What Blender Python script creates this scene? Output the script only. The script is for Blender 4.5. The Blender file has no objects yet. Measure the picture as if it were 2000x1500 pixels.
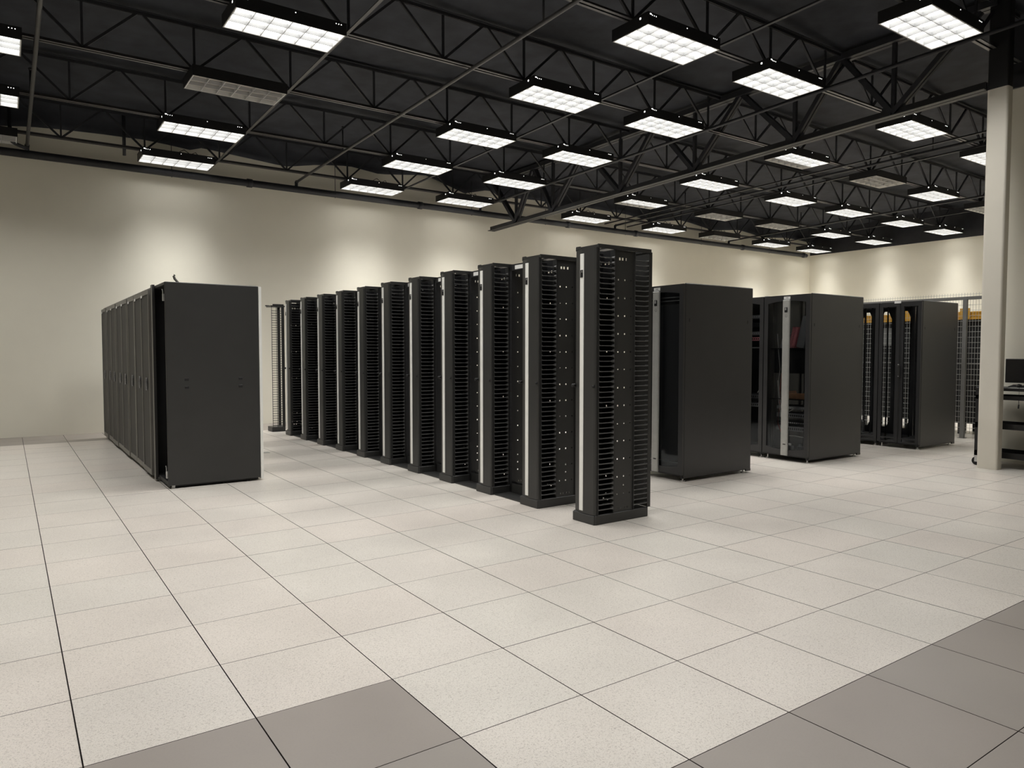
import bpy, math, random
from mathutils import Vector
random.seed(7)
D = bpy.data
SC = bpy.context.scene
COL = SC.collection

# ------------------------------------------------------------------ camera
cam_data = D.cameras.new('camera')
cam_data.sensor_fit = 'HORIZONTAL'
cam_data.sensor_width = 36.0
cam_data.lens = 1411.305 / 2000.0 * 36.0
cam_data.clip_start = 0.05
cam_data.clip_end = 200
cam = D.objects.new('camera', cam_data)
COL.objects.link(cam)
cam.rotation_euler = (math.radians(87.448), math.radians(-0.0244), math.radians(-34.962))
cam.location = (-1.40973, -3.58062, 1.49663)
SC.camera = cam

# ------------------------------------------------------------------ world, exposure
world = D.worlds.new('world')
SC.world = world
world.use_nodes = True
world.node_tree.nodes['Background'].inputs['Color'].default_value = (0.5, 0.5, 0.5, 1)
world.node_tree.nodes['Background'].inputs['Strength'].default_value = 0.0
SC.view_settings.view_transform = 'Standard'
SC.view_settings.look = 'None'
SC.view_settings.gamma = 1.0
SC.view_settings.use_curve_mapping = False
SC.view_settings.exposure = 0.16
SC.cycles.use_denoising = True
SC.cycles.max_bounces = 10
SC.cycles.diffuse_bounces = 6
SC.cycles.glossy_bounces = 4
SC.cycles.transparent_max_bounces = 16
SC.cycles.sample_clamp_indirect = 4.0
SC.cycles.caustics_reflective = False
SC.cycles.caustics_refractive = False
PANEL_GLOW = 3.0           # the lit lens strips themselves
LAMP_WATTS = 31.0          # light thrown down by one fully lit fixture
LAMP_SPREAD = math.radians(136)  # the louvres cut the beam off
WALL_SPREAD = math.radians(60)   # beam narrowed along the walls to avoid hot spots there; same louvres
LAMP_COLOR = (1.0, 0.985, 0.95)


# ------------------------------------------------------------------ materials
def new_mat(name):
    m = D.materials.new(name)
    m.use_nodes = True
    nt = m.node_tree
    return m, nt, nt.nodes['Principled BSDF']


def paint(name, col, rough=0.5, spec=0.5, metal=0.0, var=0.0, vscale=6.0, bump=0.0, bscale=300.0):
    """a plain painted / plastic / metal surface with faint procedural mottling"""
    m, nt, p = new_mat(name)
    p.inputs['Roughness'].default_value = rough
    p.inputs['Specular IOR Level'].default_value = spec
    p.inputs['Metallic'].default_value = metal
    p.inputs['Base Color'].default_value = (*col, 1)
    geo = nt.nodes.new('ShaderNodeNewGeometry')
    if var:
        n = nt.nodes.new('ShaderNodeTexNoise')
        n.inputs['Scale'].default_value = vscale
        n.inputs['Detail'].default_value = 3
        nt.links.new(geo.outputs['Position'], n.inputs['Vector'])
        r = nt.nodes.new('ShaderNodeValToRGB')
        r.color_ramp.elements[0].position = 0.3
        r.color_ramp.elements[1].position = 0.7
        r.color_ramp.elements[0].color = (*[c * (1 - var) for c in col], 1)
        r.color_ramp.elements[1].color = (*[min(1, c * (1 + var)) for c in col], 1)
        nt.links.new(n.outputs['Fac'], r.inputs['Fac'])
        nt.links.new(r.outputs['Color'], p.inputs['Base Color'])
    if bump:
        n2 = nt.nodes.new('ShaderNodeTexNoise')
        n2.inputs['Scale'].default_value = bscale
        nt.links.new(geo.outputs['Position'], n2.inputs['Vector'])
        b = nt.nodes.new('ShaderNodeBump')
        b.inputs['Strength'].default_value = bump
        b.inputs['Distance'].default_value = 0.002
        nt.links.new(n2.outputs['Fac'], b.inputs['Height'])
        nt.links.new(b.outputs['Normal'], p.inputs['Normal'])
    return m


def emit(name, col, strength):
    m, nt, p = new_mat(name)
    p.inputs['Base Color'].default_value = (0.7, 0.7, 0.68, 1)
    p.inputs['Emission Color'].default_value = (*col, 1)
    p.inputs['Emission Strength'].default_value = strength
    return m


def tile_mat(name, base, fleck, amount, tint, rough):
    m, nt, p = new_mat(name)
    N, L = nt.nodes.new, nt.links.new
    geo = N('ShaderNodeNewGeometry')
    info = N('ShaderNodeObjectInfo')
    add = N('ShaderNodeMath'); add.operation = 'ADD'
    L(geo.outputs['Random Per Island'], add.inputs[0]); L(info.outputs['Random'], add.inputs[1])
    fr = N('ShaderNodeMath'); fr.operation = 'FRACT'
    L(add.outputs[0], fr.inputs[0])
    ramp = N('ShaderNodeValToRGB')
    e = ramp.color_ramp.elements
    e[0].color = (*[b * t for b, t in zip(base, (1.0 + tint, 1.0 - 0.6 * tint, 1.0 - tint))], 1)
    e[1].color = (*[b * t for b, t in zip(base, (1.0 - tint, 1.0 + 0.3 * tint, 1.0))], 1)
    mid = ramp.color_ramp.elements.new(0.5); mid.color = (*base, 1)
    L(fr.outputs[0], ramp.inputs['Fac'])
    n = N('ShaderNodeTexNoise')
    n.inputs['Scale'].default_value = 135.0
    n.inputs['Detail'].default_value = 4.0
    n.inputs['Roughness'].default_value = 0.75
    n.inputs['Distortion'].default_value = 1.2
    L(geo.outputs['Position'], n.inputs['Vector'])
    fk = N('ShaderNodeValToRGB')
    fk.color_ramp.elements[0].position = 0.395
    fk.color_ramp.elements[0].color = (1, 1, 1, 1)
    fk.color_ramp.elements[1].position = 0.475
    fk.color_ramp.elements[1].color = (0, 0, 0, 1)
    L(n.outputs['Fac'], fk.inputs['Fac'])
    sc = N('ShaderNodeMath'); sc.operation = 'MULTIPLY'; sc.inputs[1].default_value = amount
    L(fk.outputs['Color'], sc.inputs[0])
    mx = N('ShaderNodeMix'); mx.data_type = 'RGBA'
    L(sc.outputs[0], mx.inputs['Factor']); L(ramp.outputs['Color'], mx.inputs['A'])
    mx.inputs['B'].default_value = (*fleck, 1)
    # broad wear
    w = N('ShaderNodeTexNoise'); w.inputs['Scale'].default_value = 1.6; w.inputs['Detail'].default_value = 4
    L(geo.outputs['Position'], w.inputs['Vector'])
    wr = N('ShaderNodeMapRange')
    wr.inputs['From Min'].default_value = 0.3; wr.inputs['From Max'].default_value = 0.7
    wr.inputs['To Min'].default_value = 0.94; wr.inputs['To Max'].default_value = 1.04
    L(w.outputs['Fac'], wr.inputs['Value'])
    mul = N('ShaderNodeVectorMath'); mul.operation = 'SCALE'
    L(mx.outputs['Result'], mul.inputs[0]); L(wr.outputs['Result'], mul.inputs['Scale'])
    L(mul.outputs['Vector'], p.inputs['Base Color'])
    rr = N('ShaderNodeMapRange')
    rr.inputs['To Min'].default_value = rough - 0.05; rr.inputs['To Max'].default_value = rough + 0.07
    L(w.outputs['Fac'], rr.inputs['Value'])
    L(rr.outputs['Result'], p.inputs['Roughness'])
    p.inputs['Specular IOR Level'].default_value = 0.5
    return m


def glass_mat(name, tint, gloss=0.06):
    m = D.materials.new(name); m.use_nodes = True
    nt = m.node_tree
    for n in list(nt.nodes):
        nt.nodes.remove(n)
    out = nt.nodes.new('ShaderNodeOutputMaterial')
    tr = nt.nodes.new('ShaderNodeBsdfTransparent'); tr.inputs['Color'].default_value = (*tint, 1)
    gl = nt.nodes.new('ShaderNodeBsdfGlossy'); gl.inputs['Roughness'].default_value = gloss
    gl.inputs['Color'].default_value = (0.8, 0.85, 0.9, 1)
    fr = nt.nodes.new('ShaderNodeFresnel'); fr.inputs['IOR'].default_value = 1.28
    mx = nt.nodes.new('ShaderNodeMixShader')
    nt.links.new(fr.outputs[0], mx.inputs[0]); nt.links.new(tr.outputs[0], mx.inputs[1]); nt.links.new(gl.outputs[0], mx.inputs[2])
    nt.links.new(mx.outputs[0], out.inputs['Surface'])
    return m


M = {
    'wall': paint("wall_paint", (0.83, 0.80, 0.695), 0.75, 0.3, var=0.02, vscale=1.5, bump=0.15, bscale=160),
    'ceiling': paint('ceiling_black', (0.037, 0.040, 0.048), 0.8, 0.2, var=0.25, vscale=3.0),
    'steel': paint('steel_black_paint', (0.028, 0.029, 0.034), 0.5, 0.4, var=0.15, vscale=5),
    'chord': paint('chord_black_paint', (0.062, 0.061, 0.062), 0.38, 0.5, var=0.12, vscale=5),
    'girder': paint('girder_black_paint', (0.026, 0.026, 0.028), 0.5, 0.4, var=0.12, vscale=5),
    'black': paint('black_powder_coat', (0.029, 0.029, 0.028), 0.42, 0.5, var=0.06, vscale=4, bump=0.1, bscale=700),
    'black2': paint('black_cabinet_coat', (0.024, 0.024, 0.025), 0.36, 0.5, var=0.06, vscale=4, bump=0.1, bscale=700),
    'deep': paint('deep_black_plastic', (0.010, 0.010, 0.011), 0.5, 0.4, var=0.1),
    'finger': paint('finger_black_plastic', (0.12, 0.12, 0.12), 0.28, 0.5, var=0.08),
    'gray_frame': paint('dark_gray_door_frame', (0.16, 0.155, 0.14), 0.45, 0.5, var=0.06),
    'door_mesh': paint('perforated_door_gray', (0.038, 0.037, 0.034), 0.6, 0.4, var=0.15, vscale=200),
    'silver': paint('silver_strip', (0.84, 0.84, 0.80), 0.38, 0.5, var=0.03, vscale=8),
    'alu': paint('brushed_aluminium', (0.42, 0.42, 0.40), 0.42, 0.5, metal=0.35, var=0.05, vscale=20),
    'zinc': paint('zinc_hardware', (0.6, 0.6, 0.6), 0.35, 0.5, metal=0.8, var=0.1, vscale=60),
    'white': paint('white_label', (0.75, 0.75, 0.73), 0.6, 0.3, var=0.03),
    'print': paint('label_ink', (0.03, 0.03, 0.03), 0.6, 0.3, var=0.1),
    'column': paint('column_paint', (0.70, 0.665, 0.585), 0.55, 0.4, var=0.02, vscale=3, bump=0.1, bscale=200),
    'joint': paint('floor_joint', (0.035, 0.028, 0.024), 0.8, 0.2, var=0.1),
    'louver': paint('louver_blade', (0.46, 0.465, 0.47), 0.45, 0.5, var=0.03),
    'rim': paint('fixture_rim', (0.75, 0.75, 0.74), 0.5, 0.4, var=0.02),
    'off': paint('unlit_lens', (0.55, 0.53, 0.48), 0.6, 0.3, var=0.02, vscale=3),
    'housing': paint('fixture_housing_black', (0.016, 0.016, 0.017), 0.45, 0.4, var=0.1),
    'lamp': emit('lit_fluorescent', LAMP_COLOR, PANEL_GLOW),
    'leak': emit('lit_vent_slot', LAMP_COLOR, 4.0),
    'fence': paint('fence_gray_steel', (0.16, 0.16, 0.155), 0.5, 0.5, var=0.08),
    'wire': paint('fence_wire_steel', (0.45, 0.45, 0.43), 0.45, 0.5, var=0.08),
    'yellow': paint('yellow_raceway_plastic', (0.62, 0.33, 0.035), 0.45, 0.5, var=0.05),
    'pink': paint('red_spine', (0.9, 0.32, 0.35), 0.5, 0.4, var=0.2, vscale=60),
    'box_gray': paint('gray_box', (0.26, 0.26, 0.26), 0.55, 0.4, var=0.06),
    'cardboard': paint('brown_box', (0.40, 0.21, 0.11), 0.65, 0.3, var=0.1, vscale=20),
    'device': paint('device_gray', (0.26, 0.26, 0.265), 0.45, 0.5, var=0.2, vscale=60),
    'cable': paint('cable_gray', (0.6, 0.58, 0.54), 0.5, 0.4, var=0.1),
    'cable_red': paint('cable_red', (0.35, 0.07, 0.05), 0.5, 0.4, var=0.1),
    'screen': paint('monitor_screen', (0.010, 0.010, 0.011), 0.22, 0.5, var=0.1),
    'cart': paint('cart_black', (0.016, 0.015, 0.015), 0.5, 0.4, var=0.15),
    'rubber': paint('caster_rubber', (0.015, 0.015, 0.015), 0.6, 0.3, var=0.1),
    'glass': glass_mat('smoked_glass', (0.86, 0.87, 0.88)),
    'glass_clear': glass_mat('clear_glass', (0.88, 0.89, 0.9)),
    'tile': tile_mat('speckled_tile', (0.77, 0.72, 0.66), (0.33, 0.285, 0.245), 0.62, 0.011, 0.33),
    'tile_gray': tile_mat('gray_tile', (0.345, 0.31, 0.28), (0.29, 0.26, 0.235), 0.25, 0.008, 0.36),
}


# ------------------------------------------------------------------ mesh helpers
class MB:
    def __init__(self):
        self.v, self.f = [], []

    def box(self, x0, x1, y0, y1, z0, z1):
        i = len(self.v)
        x0, x1 = min(x0, x1), max(x0, x1); y0, y1 = min(y0, y1), max(y0, y1); z0, z1 = min(z0, z1), max(z0, z1)
        self.v += [(x0, y0, z0), (x1, y0, z0), (x1, y1, z0), (x0, y1, z0), (x0, y0, z1), (x1, y0, z1), (x1, y1, z1), (x0, y1, z1)]
        for q in ((0, 3, 2, 1), (4, 5, 6, 7), (0, 1, 5, 4), (1, 2, 6, 5), (2, 3, 7, 6), (3, 0, 4, 7)):
            self.f.append(tuple(i + k for k in q))
        return self

    def cbox(self, x0, x1, y0, y1, z0, z1, c=0.004):
        """box with chamfered edges (24 vertices)"""
        i = len(self.v)
        xs, ys, zs = (x0, x1), (y0, y1), (z0, z1)
        idx = {}
        for a in (0, 1):
            for b in (0, 1):
                for d in (0, 1):
                    sx, sy, sz = (c, -c)[a], (c, -c)[b], (c, -c)[d]
                    p = (xs[a], ys[b], zs[d])
                    for ax in range(3):
                        q = [p[0] + sx, p[1] + sy, p[2] + sz]
                        q[ax] = p[ax]
                        idx[(a, b, d, ax)] = len(self.v)
                        self.v.append(tuple(q))
        I = idx
        def F(*k):
            self.f.append(tuple(I[q] for q in k))
        for a in (0, 1):
            k = [(a, 0, 0, 0), (a, 1, 0, 0), (a, 1, 1, 0), (a, 0, 1, 0)]; F(*(k if a else k[::-1]))
            k = [(0, a, 0, 1), (1, a, 0, 1), (1, a, 1, 1), (0, a, 1, 1)]; F(*(k[::-1] if a else k))
            k = [(0, 0, a, 2), (1, 0, a, 2), (1, 1, a, 2), (0, 1, a, 2)]; F(*(k if a else k[::-1]))
        for a in (0, 1):
            for b in (0, 1):
                F((a, b, 0, 0), (a, b, 1, 0), (a, b, 1, 1), (a, b, 0, 1))
                F((a, 0, b, 0), (a, 1, b, 0), (a, 1, b, 2), (a, 0, b, 2))
                F((0, a, b, 1), (1, a, b, 1), (1, a, b, 2), (0, a, b, 2))
                for d in (0, 1):
                    F((a, b, d, 0), (a, b, d, 1), (a, b, d, 2))
        return self

    def poly(self, pts, axis, a, b):
        """extrude a polygon (list of 2-D points) along axis 'x','y' or 'z' from a to b"""
        i = len(self.v); n = len(pts)
        for t in (a, b):
            for p in pts:
                self.v.append({'x': (t, p[0], p[1]), 'y': (p[0], t, p[1]), 'z': (p[0], p[1], t)}[axis])
        self.f.append(tuple(range(i, i + n))); self.f.append(tuple(range(i + 2 * n - 1, i + n - 1, -1)))
        for k in range(n):
            self.f.append((i + k, i + (k + 1) % n, i + n + (k + 1) % n, i + n + k))
        return self

    def tube(self, pts, r, n=8):
        pts = [Vector(p) for p in pts]
        rings = []
        for k, p in enumerate(pts):
            d = (pts[min(k + 1, len(pts) - 1)] - pts[max(k - 1, 0)]).normalized()
            u = d.cross(Vector((0, 0, 1)))
            if u.length < 1e-3:
                u = d.cross(Vector((1, 0, 0)))
            u.normalize(); w = d.cross(u)
            i = len(self.v)
            for s in range(n):
                a = 2 * math.pi * s / n
                self.v.append(tuple(p + u * (r * math.cos(a)) + w * (r * math.sin(a))))
            rings.append(i)
        for a, b in zip(rings, rings[1:]):
            for s in range(n):
                self.f.append((a + s, a + (s + 1) % n, b + (s + 1) % n, b + s))
        self.f.append(tuple(rings[0] + s for s in range(n))[::-1]); self.f.append(tuple(rings[-1] + s for s in range(n)))
        return self

    def bar(self, p, q, w, h):
        """rectangular bar from p to q"""
        p, q = Vector(p), Vector(q)
        d = (q - p).normalized()
        u = d.cross(Vector((0, 0, 1)))
        if u.length < 1e-3:
            u = Vector((1, 0, 0))
        u.normalize(); n = u.cross(d)
        i = len(self.v)
        for c in (p, q):
            for s, t in ((-1, -1), (1, -1), (1, 1), (-1, 1)):
                self.v.append(tuple(c + u * (s * w / 2) + n * (t * h / 2)))
        for q4 in ((0, 3, 2, 1), (4, 5, 6, 7), (0, 1, 5, 4), (1, 2, 6, 5), (2, 3, 7, 6), (3, 0, 4, 7)):
            self.f.append(tuple(i + k for k in q4))
        return self

    def plate(self, ax, pos, th, u0, u1, w0, w1, holes):
        """sheet normal to axis ax ('x' or 'y') with rectangular through holes (u,w,su,sw)"""
        us = sorted({round(u0, 5), round(u1, 5), *[round(h[0] - h[2] / 2, 5) for h in holes], *[round(h[0] + h[2] / 2, 5) for h in holes]})
        ws = sorted({round(w0, 5), round(w1, 5), *[round(h[1] - h[3] / 2, 5) for h in holes], *[round(h[1] + h[3] / 2, 5) for h in holes]})
        us = [u for u in us if u0 - 1e-6 <= u <= u1 + 1e-6]; ws = [w for w in ws if w0 - 1e-6 <= w <= w1 + 1e-6]
        def inhole(u, w):
            return any(abs(u - h[0]) < h[2] / 2 and abs(w - h[1]) < h[3] / 2 for h in holes)
        for s, (wa, wb) in enumerate(zip(ws, ws[1:])):
            run = None
            row = [not inhole((ua + ub) / 2, (wa + wb) / 2) for ua, ub in zip(us, us[1:])]
            k = 0
            while k < len(row):
                if row[k]:
                    j = k
                    while j + 1 < len(row) and row[j + 1]:
                        j += 1
                    if ax == 'y':
                        self.box(us[k], us[j + 1], pos, pos + th, wa, wb)
                    else:
                        self.box(pos, pos + th, us[k], us[j + 1], wa, wb)
                    k = j + 1
                else:
                    k += 1
        return self

    def mesh(self, name, mat, smooth=False):
        me = D.meshes.new(name)
        me.from_pydata(self.v, [], self.f)
        me.materials.append(mat if not isinstance(mat, str) else M[mat])
        if smooth:
            for p in me.polygons:
                p.use_smooth = True
        me.update()
        return me


def link(name, me, parent=None, loc=(0, 0, 0)):
    o = D.objects.new(name, me)
    COL.objects.link(o)
    o.location = loc
    if parent is not None:
        o.parent = parent
    return o


def part(name, mb, mat, parent, smooth=False, loc=(0, 0, 0), label=None):
    o = link(name, mb.mesh(name, mat, smooth), parent, loc)
    if label:
        o['label'] = label
    return o


def thing(name, label, cat, loc=(0, 0, 0), group=None, rz=0.0):
    o = link(name, None, None, loc)
    o.rotation_euler = (0, 0, rz)
    o.empty_display_size = 0.1
    o['label'] = label; o['category'] = cat
    if group:
        o['group'] = group
    return o


def single(name, mb, mat, label, cat, loc=(0, 0, 0), group=None, smooth=False):
    o = link(name, mb.mesh(name, mat, smooth), None, loc)
    o['label'] = label; o['category'] = cat
    if group:
        o['group'] = group
    return o


def struct(name, mb, mat, smooth=False):
    o = link(name, mb.mesh(name, mat, smooth))
    o['kind'] = 'structure'
    return o


def kids(o):
    return [c for c in ALLKIDS.get(o.name, [])]


def dup(root, loc, label=None):
    def rec(o, parent):
        c = o.copy(); COL.objects.link(c)
        if parent is not None:
            c.parent = parent
        for ch in o.children:
            rec(ch, c)
        return c
    r = rec(root, None)
    r.location = loc
    if label:
        r['label'] = label
    return r


ORD = ['nearest', 'second', 'third', 'fourth', 'fifth', 'sixth', 'seventh', 'eighth', 'ninth', 'tenth', 'eleventh', 'twelfth']

# ------------------------------------------------------------------ room shell
YB, XR, XL, YN = 11.65, 22.25, -6.0, -8.0
T = 0.61


def deck(y):
    return 5.98 - 0.02 * y


def lamp_z(y):
    return 5.17 - 0.02 * y


struct('wall_back', MB().box(XL - 0.2, XR + 0.2, YB, YB + 0.2, -0.3, 6.3), 'wall')
struct('wall_right', MB().box(XR, XR + 0.2, 0.75, YB, -0.3, 4.93), 'wall')
struct('trim_1', MB().box(XR, XR + 0.2, 0.75, YB, 4.93, 6.3), 'steel')
struct('wall_left', MB().box(XL - 0.2, XL, YN, YB, -0.3, 6.3), 'wall')
struct('wall_rear', MB().box(XL - 0.2, 10.0, YN - 0.2, YN, -0.3, 6.3), 'wall')
struct('wall_side', MB().box(9.7, 9.9, YN, 0.75, -0.3, 5.0), 'wall')
struct('trim_2', MB().box(9.66, 9.94, YN, 0.75, 5.0, 5.16), 'steel')
struct('wall_front', MB().box(9.9, XR + 0.2, 0.55, 0.75, -0.3, 5.0), 'wall')
struct('trim_3', MB().box(9.9, XR + 0.2, 0.55, 0.75, 5.0, 6.3), 'steel')

# black insulation blanket under the roof deck, hanging down with a ragged hem at the back wall
hem = [(-6, 5.34), (-1.4, 5.297), (-1.114, 5.339), (-0.594, 5.378), (0.111, 5.418), (0.777, 5.438), (1.212, 5.405), (1.7, 5.35), (1.78, 5.43),
       (2.134, 5.406), (3.444, 5.328), (4.098, 5.455), (4.785, 5.523), (5.507, 5.458), (6.666, 5.60), (7.704, 5.30), (8.516, 5.50), (8.591, 5.36),
       (10.106, 5.404), (10.7, 5.28), (11.6, 5.42), (13.0, 5.38), (14.2, 5.30), (15.3, 5.45), (16.8, 5.30), (18.0, 5.42), (19.3, 5.30), (20.6, 5.40), (22.2, 5.35)]


def hem_z(x):
    for (a, za), (b, zb) in zip(hem, hem[1:]):
        if a <= x <= b:
            t = (x - a) / (b - a)
            return za + (zb - za) * t
    return 5.35


mb = MB()
xs = [XL - 0.2 + k * (XR + 0.4 - XL) / 140 for k in range(141)]
ys = [YN - 0.2 + k * 0.4 for k in range(48)] + [10.95, 11.2, 11.38, 11.47, 11.5, 11.5]
for j, y in enumerate(ys):
    for i, x in enumerate(xs):
        sag = 0.03 * math.sin(x * 1.7 + y * 0.9) + 0.025 * math.sin(x * 0.6 - y * 1.57 + 1.0)
        z = deck(y) + 0.03 + sag * 0.7
        k = j - 48
        if k >= 0:
            t = (0.0, 0.03, 0.12, 0.4, 0.75, 1.0)[k]
            z = (1 - t) * z + t * hem_z(x)
            y2 = y + 0.03 * math.sin(x * 2.3) * t
        else:
            y2 = y
        mb.v.append((x, y2, z))
n = len(xs)
for j in range(len(ys) - 1):
    for i in range(n - 1):
        a = j * n + i
        mb.f.append((a, a + n, a + n + 1, a + 1))
ceil_o = struct('ceiling', mb, 'ceiling', smooth=True)
sol = ceil_o.modifiers.new('thickness', 'SOLIDIFY'); sol.thickness = 0.02; sol.offset = 1
struct('roof_deck', MB().box(XL - 0.2, XR + 0.2, YN - 0.2, YB + 0.2, 6.3, 6.4), 'ceiling').name = 'ceiling_deck'

# ------------------------------------------------------------------ raised floor: slab and tiles
floor = struct('floor', MB().box(XL - 0.2, XR + 0.2, YN - 0.2, YB + 0.2, -0.3, -0.012), 'joint')
GX, GY = 0.0034, 0.0016      # joint widths


def tile_mb(x0, x1, y0, y1):
    m = MB(); c = 0.0011; zb, zt = -0.0115, 0.0
    a = [(x0, y0, zb), (x1, y0, zb), (x1, y1, zb), (x0, y1, zb), (x0, y0, zt - c), (x1, y0, zt - c), (x1, y1, zt - c), (x0, y1, zt - c),
         (x0 + c, y0 + c, zt), (x1 - c, y0 + c, zt), (x1 - c, y1 - c, zt), (x0 + c, y1 - c, zt)]
    m.v = a
    m.f = [(8, 9, 10, 11)]
    for k in range(4):
        k2 = (k + 1) % 4
        m.f += [(k, k2, 4 + k2, 4 + k), (4 + k, 4 + k2, 8 + k2, 8 + k)]
    return m


cx, cy, cz = cam.location
yaw = math.radians(34.962)
cells = []
i0, i1 = -20, 14
for j in range(-10, 37):
    for i in range(i0, i1):
        # cell spans X j..j+1, Y -(i+1)..-i
        xa, xb = max(j * T, XL), min((j + 1) * T, XR)
        ya, yb = max(-(i + 1) * T, YN), min(-i * T, YB)
        if xb - xa < 0.02 or yb - ya < 0.02:
            continue
        if (xa > 9.69 and yb < 0.75):
            continue
        gray = (ya > 10.3) or (j < 0 and i >= 1) or (j >= 0 and i >= 3)
        mx_, my_ = (xa + xb) / 2 - cx, (ya + yb) / 2 - cy
        depth = mx_ * math.sin(yaw) + my_ * math.cos(yaw)
        lat = mx_ * math.cos(yaw) - my_ * math.sin(yaw)
        inview = depth > 1.9 and abs(lat) < depth * 0.7086 + 0.5
        cells.append((inview, depth, xa, xb, ya, yb, gray))
vis = sorted([c for c in cells if c[0]], key=lambda c: c[1])
chosen = set(id(c) for c in vis[:300])
full = {g: tile_mb(-T / 2 + GX / 2, T / 2 - GX / 2, -T / 2 + GY / 2, T / 2 - GY / 2).mesh('floor_tile', 'tile_gray' if g else 'tile') for g in (False, True)}


def dark_edges(me):
    """the laminate tiles carry a dark trim round their edges"""
    me.materials.append(M['joint'])
    for p in me.polygons:
        p.material_index = 0 if p.normal.z > 0.99 else 1


for me in full.values():
    dark_edges(me)
rest = {False: MB(), True: MB()}
for c in cells:
    _, _, xa, xb, ya, yb, g = c
    if id(c) in chosen and abs(xb - xa - T) < 1e-4 and abs(yb - ya - T) < 1e-4:
        link('floor_tile', full[g], floor, ((xa + xb) / 2, (ya + yb) / 2, random.uniform(-0.0006, 0)))
    else:
        t = tile_mb(xa + GX / 2, xb - GX / 2, ya + GY / 2, yb - GY / 2)
        r = rest[g]; k = len(r.v)
        r.v += t.v; r.f += [tuple(q + k for q in f) for f in t.f]
for g in (False, True):
    o = part('floor_tile_field', rest[g], 'tile_gray' if g else 'tile', floor)
    dark_edges(o.data)
    o['kind'] = 'stuff'

# ------------------------------------------------------------------ column beside the cart
col = thing('column', 'cream square steel column with black painted top, beside the black cart', 'column', (8.915, 0.475, 0))
def rrect(x0, x1, y0, y1, r, n=5):
    pts = []
    for (ccx, ccy, a0) in ((x1 - r, y0 + r, -90), (x1 - r, y1 - r, 0), (x0 + r, y1 - r, 90), (x0 + r, y0 + r, 180)):
        for k in range(n):
            a = math.radians(a0 + 90 * k / (n - 1))
            pts.append((ccx + r * math.cos(a), ccy + r * math.sin(a)))
    return pts
sec = rrect(-0.075, 0.075, -0.12, 0.12, 0.028)
part('shaft', MB().poly(sec, 'z', 0, 4.80), 'column', col)
part('black_top', MB().poly(sec, 'z', 4.80, deck(0.47) - 0.04), 'housing', col, label='black painted upper end of the column')
part('base_seam', MB().poly(rrect(-0.078, 0.078, -0.123, 0.123, 0.03), 'z', 0, 0.006), 'column', col)

# ------------------------------------------------------------------ girder running away from the column
gd = thing('roof_girder', 'deep black joist girder running from the cream column to the back wall', 'beam', (8.9, 0.46, 4.83))
def gpt(y):
    t = (11.5 - y) / 11.04
    return Vector((8.5 + 0.4 * t - 8.9, y - 0.46, 4.48 + 0.35 * t - 4.83))
def gtop(y):
    p = gpt(y); return Vector((p.x, p.y, deck(y) - 0.10 - 4.83))
m = MB()
for s in (-1, 1):
    off = Vector((s * 0.055, 0, 0))
    a, b = gpt(11.5) + off, gpt(0.62) + off
    m.bar(a, b, 0.09, 0.012)
    m.bar(a + Vector((-s * 0.035, 0, 0.05)), b + Vector((-s * 0.035, 0, 0.05)), 0.012, 0.10)
part('bottom_chord', m, 'girder', gd)
m = MB()
for s in (-1, 1):
    m.bar(gtop(11.45) + Vector((s * 0.05, 0, 0)), gtop(0.5) + Vector((s * 0.05, 0, 0)), 0.08, 0.09)
part('top_chord', m, 'steel', gd)
gn = [10.47, 9.13, 7.07, 5.24, 3.29, 1.78]
tops = [11.4] + [(a + b) / 2 for a, b in zip(gn, gn[1:])] + [0.7]
for k, y in enumerate(gn):
    for ty in (tops[k], tops[k + 1]):
        mm = MB()
        for s in (-1, 1):
            o_ = Vector((s * 0.035, 0, 0.04))
            mm.bar(gpt(y) + o_, gtop(ty) + Vector((s * 0.035, 0, 0)), 0.05, 0.07)
        part('web', mm, 'steel', gd)
    part('web', MB().bar(gpt(y) + Vector((0, 0, .04)), gtop(y), 0.06, 0.05), 'steel', gd)
    part('gusset', MB().box(-0.012 + gpt(y).x, 0.012 + gpt(y).x, gpt(y).y - 0.16, gpt(y).y + 0.16, gpt(y).z + 0.02, gpt(y).z + 0.15), 'steel', gd)

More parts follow.
